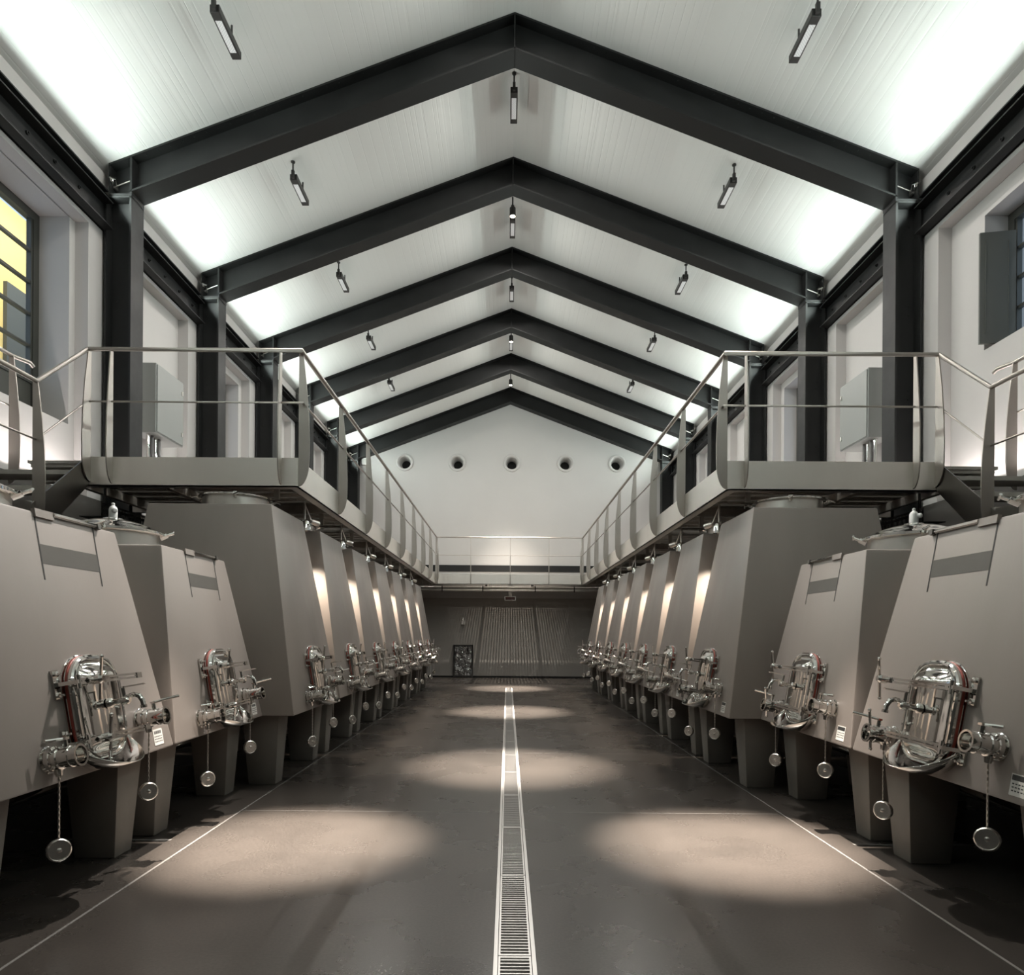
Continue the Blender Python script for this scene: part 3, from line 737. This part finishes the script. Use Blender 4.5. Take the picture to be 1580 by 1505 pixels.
def make_tank(s, xb, length, ht, near_tap, far_tap, depth, label, group, tall):
    t = thing('wine_tank', (s * xb, 0, 0), label, 'tank', group)
    L = length / 2; dh = ht - ZBOT
    # body
    m = MB()
    x1b, x1t = depth, depth - 0.10 * dh
    xt = FS * dh
    b = [(0, -L, ZBOT), (0, L, ZBOT), (s * x1b, L, ZBOT), (s * x1b, -L, ZBOT)]
    tt = [(s * xt, -L + near_tap * dh, ht), (s * xt, L - far_tap * dh, ht), (s * x1t, L - far_tap * dh, ht), (s * x1t, -L + near_tap * dh, ht)]
    m.hexa(b, tt, 0.014)
    m.build('body', M_TANK, t)
    # legs
    for ya, sy in ((-L + 0.13, 1), (L - 0.13, -1)):
        for d0, d1 in ((0.21, 0.46), (depth - 0.5, depth - 0.24)):
            m = MB()
            y0, y1 = sorted((ya, ya + sy * 0.19)); yt0, yt1 = y0 - 0.045, y1 + 0.045
            m.hexa([(s * d0, y0, 0), (s * d1, y0, 0), (s * d1, y1, 0), (s * d0, y1, 0)],
                   [(s * (d0 - 0.045), yt0, ZBOT + 0.004), (s * (d1 + 0.045), yt0, ZBOT + 0.004), (s * (d1 + 0.045), yt1, ZBOT + 0.004), (s * (d0 - 0.045), yt1, ZBOT + 0.004)], 0.008)
            m.build('leg', M_LEG, t)
    yc = (near_tap - far_tap) * dh / 2 * 0.5
    # front panel between two seams at the top, with a dark band
    zt = ht - 0.012
    pa, pb = -0.20 + yc, 0.30 + yc
    Mf = face_M(s, 0, ht)
    if not tall:
        for a in (pa, pb):
            m = MB(Mf); m.box(a - 0.005, a + 0.005, -0.36, -0.012, -0.006, 0.0015); m.build('panel_seam', M_SLOT, t, smooth=False)
        m = MB(Mf); m.box(pa + 0.005, pb - 0.005, -0.275, -0.172, -0.006, 0.0012); m.build('panel_band', M_BAND, t, smooth=False)
        m = MB(Mf); m.tube([(pa + 0.14, 0.002, 0.006), (pb + 0.02, 0.002, 0.006)], 0.014, 10); m.build('edge_rod', M_CHROME, t)
        m = MB(Mf); m.box(pb + 0.02, pb + 0.05, -0.016, 0.016, -0.01, 0.024); m.build('rod_end', M_BAND, t, smooth=False)
        m = MB(Mf); m.box(pa - 0.005, pa + 0.14, -0.03, 0.014, -0.01, 0.012); m.build('rod_block', M_TANK, t, smooth=False)
    # manway hatch
    hz = 0.985
    Mh = face_M(s, yc, hz)
    w, h, r = 0.43, 0.565, 0.165
    R = lambda ins, n: [(x, y, n) for x, y in rrect(w, h, r, 8, ins)]
    hb = MB(Mh); hb.loft([R(-0.012, -0.01), R(-0.012, 0.008), R(0.0, 0.012), R(0.0, 0.020)]); hatch = hb.build('hatch', M_CHROME, t)
    m = MB(Mh); m.loft([R(-0.004, 0.018), R(-0.007, 0.021), R(-0.007, 0.029), R(-0.004, 0.032)]); m.build('gasket', M_RED, hatch)
    m = MB(Mh)
    def pan(x, y):
        bu = max(0.0, cos(pi * x / 0.40)) ** 0.55
        q = min(1.0, max(0.0, (0.245 - abs(y)) / 0.075))
        return 0.046 + 0.046 * bu * (q * q * (3 - 2 * q))
    RP = lambda ins: [(x, y, pan(x, y)) for x, y in rrect(w, h, r, 8, ins)]
    rings = [R(-0.003, 0.031), R(-0.006, 0.040), R(-0.003, 0.052), R(0.006, 0.060), R(0.016, 0.061), R(0.025, 0.056), R(0.031, 0.047)]
    rings += [RP(0.036 + 0.0108 * k) for k in range(17)]
    m.loft(rings)
    m.build('hatch_door', M_CHROME, hatch)
    # clamp bars with hand screws; the screws sit at the left hand as seen from the aisle
    hs = 1 if s > 0 else -1                         # direction of the screws along the hall
    for v in (0.145, -0.165):
        m = MB(Mh)
        if s > 0: ua, ub = -0.262, 0.33
        else: ua, ub = -0.262, 0.33
        m.box(ua, ub - 0.02, v - 0.016, v - 0.004, 0.096, 0.122); m.box(ua, ub - 0.02, v + 0.004, v + 0.016, 0.096, 0.122); m.box(ua + 0.03, ua + 0.06, v - 0.006, v + 0.006, 0.098, 0.12)
        m.box(ub - 0.05, ub + 0.0, v - 0.016, v + 0.016, 0.110, 0.126)
        m.cyl((ua + 0.008, v - 0.035, 0.116), (ua + 0.008, v + 0.035, 0.116), 0.013, n=12)
        m.build('clamp_bar', M_CHROME, hatch, smooth=False)
        m = MB(Mh)
        uh = 0.36 if s > 0 else -0.12
        m.cyl((uh - 0.07, v, 0.118), (uh + 0.05, v, 0.118), 0.015, n=12)
        m.lathe((uh, v, 0.10), (0, 0, 1), [(0.014, 0), (0.024, 0.01), (0.026, 0.05), (0.016, 0.065)], 14)
        tl = 0.16 if s > 0 else 0.05
        m.tube([(uh - 0.02, v + 0.115, 0.185), (uh, v, 0.150), (uh + 0.02, v - 0.115, 0.118)], 0.0085, 8)
        m.sphere((uh - 0.02, v + 0.115, 0.185), 0.0115); m.sphere((uh + 0.02, v - 0.115, 0.118), 0.0115)
        m.build('hand_screw', M_CHROME, hatch)
        m = MB(Mh)
        m.box(-0.29, -0.245, v - 0.075, v + 0.075, 0.0, 0.014); m.box(-0.275, -0.250, v - 0.010, v + 0.010, 0.01, 0.125)
        for dv in (-0.055, 0.055): m.lathe((-0.268, v + dv, 0.014), (0, 0, 1), [(0.016, 0), (0.016, 0.012), (0.006, 0.016), (0.006, 0.03)], 8)
        m.build('hinge_bracket', M_CHROME, hatch, smooth=False)
    # sampling tap on the door
    m = MB(Mh)
    m.lathe((0.0, 0.01, 0.097), (0, 0, 1), [(0.028, 0), (0.028, 0.02), (0.017, 0.03), (0.017, 0.07), (0.024, 0.08), (0.024, 0.11), (0.014, 0.12)], 14)
    m.tube([(0, 0.01, 0.17), (0, 0.03, 0.21), (0, 0.035, 0.24), (0, 0.025, 0.268), (0, -0.005, 0.283), (0, -0.03, 0.285)], 0.013, 10)
    m.cyl((0, -0.03, 0.285), (0, -0.045, 0.285), 0.017, n=12)
    m.cyl((0, 0.02, 0.19), (0, 0.085, 0.188), 0.009, n=10)
    m.build('sample_tap', M_CHROME, hatch)
    m = MB(Mh); m.box(-0.009, 0.009, 0.08, 0.088, 0.18, 0.31); m.build('tap_lever', M_CHROME, hatch, smooth=False)
    # spill lip below the hatch
    m = MB(Mh)
    inner, outer = [], []
    K = 24
    for k in range(K + 1):
        a = pi + k / K * pi
        rx, ry = 0.245, 0.165
        q = sin((a - pi)) ** 1.25 if 0 < k < K else 0.0
        cx, cy = rx * cos(a), -0.165 + ry * sin(a)
        inner.append((cx, cy, 0.002))
        outer.append((cx * (1 + 0.06 * q), cy + 0.005 * q, 0.02 + 0.185 * q))
    mid = [tuple((p_ * 0.5 + q_ * 0.5) for p_, q_ in zip(i_, o_)) for i_, o_ in zip(inner, outer)]
    mid = [(x, y - 0.012, z_) for x, y, z_ in mid]
    m.loft([inner, mid, outer], False, False, close=False)
    lip = m.build('spill_lip', M_CHROME, t)
    sm = lip.modifiers.new('thickness', 'SOLIDIFY'); sm.thickness = 0.004; sm.offset = 0
    # ball valves; seen from the aisle the left one sits lower
    for a, z in (((-0.41, 0.775), (0.45, 0.865)) if s < 0 else ((0.37, 0.80), (-0.50, 0.885))):
        Mv = face_M(s, yc + a, z)
        m = MB(Mv)
        m.lathe((0, 0, -0.004), (0, 0, 1), [(0.068, 0), (0.068, 0.012), (0.050, 0.017), (0.050, 0.020), (0.062, 0.024), (0.062, 0.044), (0.050, 0.05), (0.050, 0.062), (0.056, 0.066), (0.056, 0.074),
                                         (0.049, 0.078), (0.049, 0.120), (0.053, 0.123), (0.053, 0.130), (0.049, 0.132), (0.049, 0.156), (0.055, 0.160), (0.055, 0.172), (0.044, 0.172), (0.040, 0.125)], 24)
        m.cyl((0, -0.05, 0.045), (0, -0.085, 0.045), 0.022, 0.016, n=12)
        for q in range(4):
            m.cyl((0.055 * cos(q * pi / 2 + 0.78), 0.055 * sin(q * pi / 2 + 0.78), 0.0), (0.055 * cos(q * pi / 2 + 0.78), 0.055 * sin(q * pi / 2 + 0.78), 0.05), 0.009, n=8)
        va = m.build('ball_valve', M_CHROME, t)
        m = MB(Mv); m.cyl((0, 0.045, 0.10), (0, 0.092, 0.10), 0.013, n=10)
        m.box(-0.014, 0.014, 0.085, 0.097, 0.02 if a < 0 else 0.09, 0.115)
        dv = 0.16 if a > 0 else -0.03
        if a > 0: m.tube([(0, 0.091, 0.10), (0.03, 0.10, 0.17), (0.06, 0.105, 0.235)], 0.009, 8)
        else: m.tube([(0, 0.091, 0.10), (-0.04, 0.094, 0.08), (-0.075, 0.096, 0.055)], 0.009, 8)
        m.build('lever', M_CHROME, va, smooth=False)
        # hanging cap on a chain, plumb below the valve
        base = Mv @ Vector((0, -0.08, 0.045))
        m = MB()
        nl = 22; ll = 0.30 + 0.02 * random.random()
        for q in range(nl):
            z0 = base.z - q * ll / nl
            if q % 2: m.box(base.x - 0.0045, base.x + 0.0045, base.y - 0.0018, base.y + 0.0018, z0 - ll / nl * 1.15, z0)
            else: m.box(base.x - 0.0018, base.x + 0.0018, base.y - 0.0045, base.y + 0.0045, z0 - ll / nl * 1.15, z0)
        m.build('chain', M_NECK, va, smooth=False)
        cz = base.z - ll - 0.05
        ang = random.uniform(-0.7, 0.7)
        ax = Vector((-s * cos(ang) * 0.75, -0.66 + 0.3 * sin(ang), 0.1)).normalized()
        m = MB(); m.lathe(Vector((base.x, base.y, cz)) - ax * 0.012, ax, [(0.050, 0), (0.055, 0.003), (0.055, 0.02), (0.049, 0.026), (0.046, 0.021), (0.012, 0.021), (0.010, 0.03), (0.004, 0.032)], 24)
        m.build('cap', M_CAP, va)
    # maker's plate
    Mp = face_M(s, yc + (0.63 if s < 0 else -0.66), 0.735)
    m = MB(Mp); m.box(-0.055, 0.055, -0.05, 0.05, 0, 0.002); pl = m.build('label_plate', M_PLATE, t, smooth=False)
    m = MB(Mp)
    if s > 0: m.box(-0.05, 0.05, 0.02, 0.045, 0.002, 0.0026)
    else:
        for q in range(7): m.box(-0.042 + q * 0.012, -0.034 + q * 0.012, 0.02, 0.04, 0.002, 0.0026)
    for v in (0.004, -0.012, -0.028):
        for q in range(5):
            m.box(-0.045 + q * 0.019, -0.033 + q * 0.019, v - 0.003, v + 0.003, 0.002, 0.0026)
    m.build('print', M_INK, pl, smooth=False)
    # lid on top
    lx = s * 0.90; ly = yc * 2
    nh = 0.15 if not tall else 0.13
    m = MB(); m.lathe((lx, ly, ht - 0.004), (0, 0, 1), [(0.345, 0), (0.345, 0.02), (0.325, 0.025), (0.325, nh), (0.335, nh + 0.004)], 40); m.build('lid_neck', M_NECK, t)
    m = MB()
    zl = ht + nh - 0.004
    m.lathe((lx, ly, zl), (0, 0, 1), [(0.352, 0), (0.362, 0.006), (0.362, 0.022), (0.352, 0.028), (0.34, 0.028), (0.30, 0.052), (0.24, 0.078), (0.16, 0.102), (0.08, 0.115), (0.07, 0.124), (0.02, 0.126)] if not tall else
            [(0.352, 0), (0.362, 0.006), (0.362, 0.02), (0.34, 0.022), (0.25, 0.032), (0.05, 0.038)], 40)
    lid = m.build('lid', M_CHROME, t)
    for k in range(4):
        an = k * pi / 2 + (0.35 if s < 0 else -0.35)
        dx, dy = cos(an), sin(an)
        m = MB()
        q0 = Vector((lx + 0.335 * dx, ly + 0.335 * dy, zl - 0.015)); q1 = Vector((lx + 0.385 * dx, ly + 0.385 * dy, zl + 0.012)); q2 = Vector((lx + 0.43 * dx, ly + 0.43 * dy, zl + (0.0 if tall else 0.032)))
        m.tube([q0, q1], 0.020, 8); m.tube([q1, q2], 0.011, 8)
        m.tube([q2 + Vector((-dy, dx, 0.5)) * 0.022, q2 - Vector((-dy, dx, 0.5)) * 0.022], 0.009, 8)
        m.build('lid_clamp', M_CHROME, lid)
    if not tall:
        m = MB(); c = Vector((lx, ly, zl + 0.115))
        m.lathe(c, (0, 0, 1), [(0.032, 0), (0.032, 0.085), (0.024, 0.10), (0.012, 0.112), (0.012, 0.13), (0.004, 0.135)], 14)
        m.lathe(c + Vector((0, 0, 0.07)), (0.7, -0.7, 0), [(0.020, 0), (0.020, 0.05), (0.012, 0.058)], 12)
        m.build('vent_valve', M_WHITEPL, lid)
    return t

TALL_PITCH, TALL0 = 1.71, 7.03
for s in SIDES:
    n_a = make_tank(s, 2.25, 1.63, 2.024, 0.20, 0.20, 1.9, 'short taupe tank nearest the camera on the %s, partly out of view' % SIDE[s], 'short tanks at the near end', False)
    n_a.location.y = 3.735
    n_b = copy_tree(n_a); n_b.location.y = 5.385
    n_b['label'] = 'short taupe tank on the %s, between the nearest tank and the tall row' % SIDE[s]
    tl = make_tank(s, 1.97, 1.66, 2.65, 0.20, 0.12, 1.75, '', 'tall tanks under the %s walkway' % SIDE[s], True)
    for k in range(7):
        o = tl if k == 0 else copy_tree(tl)
        o.location.y = TALL0 + k * TALL_PITCH
        o['label'] = ['first and nearest tall tank of the %s row, its dark side facing the camera', 'second tall tank from the near end of the %s row', 'third tall tank from the near end of the %s row', 'fourth tall tank from the near end, middle of the %s row',
                      'fifth tall tank from the near end of the %s row', 'sixth tall tank of the %s row, next to last', 'seventh and farthest tall tank of the %s row, by the end wall'][k] % SIDE[s]
    # pipe run behind the front legs
    t = thing('drain_pipe', (s * 2.95, 10, 0.42), 'stainless pipe running under the %s tanks behind their front legs' % SIDE[s], 'pipe', 'pipes under the tanks')
    m = MB(); m.tube([(s * 2.95, 2.6, 0.42), (s * 2.95, 18.5, 0.42)], 0.05, 14)
    m.build('pipe', M_CHROME, t, True)
    m = MB()
    for j in range(10):
        y = 3.73 + j * 1.68
        m.lathe((s * 2.95, y, 0.42), (0, 1, 0), [(0.052, 0), (0.066, 0.003), (0.066, 0.03), (0.052, 0.033)], 14); m.cyl((s * 2.95, y + 0.1, 0.46), (s * 2.95, y + 0.1, 0.654), 0.03, n=12)
        m.cyl((s * 2.95, y + 0.1, 0.38), (s * 2.95, y + 0.1, 0.0), 0.015, n=8)
    m.build('pipe_fitting', M_NECK, t, True)

# chrome spotlights under the walkway, one for each gap between the tall tanks
for s in SIDES:
    for k in range(6):
        y = TALL0 + k * TALL_PITCH + 0.83; x = s * 2.38; z = 2.64
        t = thing('deck_spotlight', (x, y, z), ORD[k] + ' chrome spotlight from the near end under the %s walkway' % SIDE[s], 'spotlight', 'chrome spotlights under the %s walkway' % SIDE[s])
        aim = Vector((s * 2.20, TALL0 + (k + 1) * TALL_PITCH - 0.80, 0.8)); d = (aim - Vector((x, y, z))).normalized()
        m = MB(); m.lathe(-d * 0.05, d, [(0.02, -0.02), (0.05, 0.0), (0.062, 0.04), (0.065, 0.11), (0.060, 0.112), (0.055, 0.10)], 18); m.build('lamp_head', M_CHROME, t)
        m = MB(); m.lathe(d * 0.046, d, [(0.053, 0), (0.053, 0.002)], 18); m.build('lens', M_SPOTLENS, t)
        m = MB(); m.cyl((0, 0, 0.03), (0, 0, 0.31), 0.012, n=8); m.box(-0.09, 0.09, -0.012, 0.012, 0.285, 0.31); m.build('bracket', M_NECK, t)
        m = MB(); m.lathe((-s * 0.06, 0.10, 0.06), (-s * 0.5, 0.85, -0.15), [(0.02, -0.02), (0.032, 0), (0.036, 0.09), (0.03, 0.092)], 14); m.cyl((-s * 0.05, 0.08, 0.07), (0, 0, 0.25), 0.009, n=8); m.build('side_head', M_NECK, t)
        light('deck_spot_beam', 'SPOT', Vector((x, y, z)) + d * 0.065, d, E_DECK, C_WARM, 0.025, angle=86, blend=0.75, parent=t)

# ------------------------------------------------------------------ wall washers at walkway level
for s in SIDES:
    for k in range(-1, NF - 1):
        yc = Y0 + k * DY + 0.15 + DY / 2
        zz = 3.2
        light('wall_washer', 'AREA', (s * 5.30, yc, zz), (s * 0.12, 0, 1), E_WALL, C_PINK, 0.05, 1.5)

# ------------------------------------------------------------------ cabinets with hoses
for s in SIDES:
    t = thing('wall_cabinet', (s * 5.27, 10.21, 4.27), 'grey steel control cabinet on the %s wall between the first two columns' % SIDE[s], 'cabinet', 'wall cabinets')
    m = MB(); m.box(s * 5.10, s * WX, 9.80, 10.62, 4.27, 5.27, 0.008); m.build('body', M_CAB, t, True, smooth=False)
    m = MB(); m.box(s * 5.085, s * 5.10, 9.82, 10.60, 4.29, 5.25, 0.004); d = m.build('door', M_CAB, t, True, smooth=False)
    m = MB()
    for z in (4.45, 5.08): m.cyl((s * 5.08, 10.55, z - 0.03), (s * 5.08, 10.55, z + 0.03), 0.012, n=8)
    m.build('hinge', M_NECK, t, True)
    for q, yy in enumerate((9.88, 9.98, 10.08, 10.18)):
        m = MB(); m.tube([(s * 5.25, yy, 4.28), (s * 5.25, yy, 4.05), (s * (5.24 - 0.02 * q), yy + 0.03, 3.6), (s * 5.24, yy + 0.05, 3.14)], 0.028, 10)
        m.build('hose', M_RUBBER if q % 2 else M_CHROME, t, True)

# ------------------------------------------------------------------ windows
def window(nm, s, y0, y1, z0, z1, x, cols, rows, panel):
    t = thing(nm, (s * x, (y0 + y1) / 2, z0), '', 'window'); del t['label']; del t['category']; t['kind'] = 'structure'
    fw = 0.10
    m = MB()
    X0, X1 = s * (x - 0.04), s * (x + 0.05)
    m.box(X0, X1, y0, y0 + fw, z0, z1); m.box(X0, X1, y1 - fw, y1, z0, z1)
    m.box(X0, X1, y0 + fw, y1 - fw, z1 - fw, z1); m.box(X0, X1, y0 + fw, y1 - fw, z0, z0 + fw)
    ym = (y0 + y1) / 2
    m.box(X0, X1, ym - 0.07, ym + 0.07, z0 + fw, z1 - fw)
    m.build('window_frame', M_WINFRAME, t, True, smooth=False)
    zb = z0 + fw
    if panel:
        m = MB(); zp = z0 + fw + panel
        m.box(s * (x - 0.015), s * (x + 0.02), y0 + fw, y1 - fw, zb, zp)
        m.box(s * (x - 0.03), s * (x + 0.03), y0 + fw, y1 - fw, zp - 0.06, zp)
        for a, b in ((y0 + fw, ym - 0.07), (ym + 0.07, y1 - fw)):
            m.box(s * (x - 0.025), s * x, a + 0.10, b - 0.10, zb + 0.08, zp - 0.12)
        m.build('bottom_panel', M_WINFRAME, t, True, smooth=False); zb = zp
    m = MB()
    for a, b in ((y0 + fw, ym - 0.07), (ym + 0.07, y1 - fw)):
        for j in range(1, cols):
            yy = a + (b - a) * j / cols; m.box(s * (x - 0.02), s * (x + 0.02), yy - 0.014, yy + 0.014, zb, z1 - fw)
        for j in range(1, rows):
            zz = zb + (z1 - fw - zb) * j / rows; m.box(s * (x - 0.024), s * (x + 0.024), a, b, zz - 0.016, zz + 0.016)
        for yy in (a, b): m.box(s * (x - 0.03), s * (x + 0.03), yy - 0.03, yy + 0.03, zb, z1 - fw)
    m.build('glazing_bar', M_WINFRAME, t, True, smooth=False)
    m = MB(); m.box(s * (x - 0.003), s * (x + 0.003), y0 + fw, y1 - fw, zb, z1 - fw); m.build('glass', M_GLASS, t, True, smooth=False)
    return t
w1 = window('window_1', -1, 6.75, 8.40, 3.95, 6.50, 5.86, 1, 5, 0.42)
w2 = window('window_2', 1, 6.55, 7.92, 4.73, 6.29, 5.76, 1, 4, 0)
# sill wall below window 1 is part of the wall; inner shutter of window 2
m = MB(); s = 1
pts = [(5.71, 7.80), (5.345, 7.865), (5.34, 7.835), (5.705, 7.77)]
m.hexa([(x, y, 4.77) for x, y in pts], [(x, y, 6.04) for x, y in pts])
def sp(q, d): return (5.705 + (5.34 - 5.705) * q + 0.0, 7.77 + (7.835 - 7.77) * q - d)
for q0, q1, z0, z1 in ((0.2, 0.21, 4.87, 5.94), (0.84, 0.85, 4.87, 5.94)):
    a, b = sp(q0, 0), sp(q1, 0)
    m.hexa([(a[0], a[1], z0), (b[0], b[1], z0), (b[0], b[1] - 0.006, z0), (a[0], a[1] - 0.006, z0)], [(a[0], a[1], z1), (b[0], b[1], z1), (b[0], b[1] - 0.006, z1), (a[0], a[1] - 0.006, z1)])
m.build('shutter', M_SHUTTER, w2, True, smooth=False)
WN = 2
for s in SIDES:
    for k in (1, 3):
        WN += 1
        window('window_%d' % WN, s, Y0 + k * DY + 0.62, Y0 + (k + 1) * DY - 0.42, 3.9, 6.36, 5.74, 1, 4, 0)
# neighbouring yellow house seen through the left window
t = thing('neighbour_house', (-9.0, 9.6, 0), 'yellow rendered house wall seen through the left window', 'house')
m = MB(); m.box(-9.6, -9.0, 10.9, 19.0, 0, 9.0); m.build('wall', M_YELLOW, t, True, smooth=False)
m = MB(); m.box(-9.0, -8.93, 12.1, 12.6, 5.2, 7.6); m.build('shutter', M_SHUTTER, t, True, smooth=False)
light('house_fill_light', 'SPOT', (-6.9, 11.8, 8.6), (-1.0, 0.25, -0.75), 260, (1.0, 0.93, 0.80), 0.1, angle=120, blend=0.6)  # added fill light out of view, brightens the yellow house wall
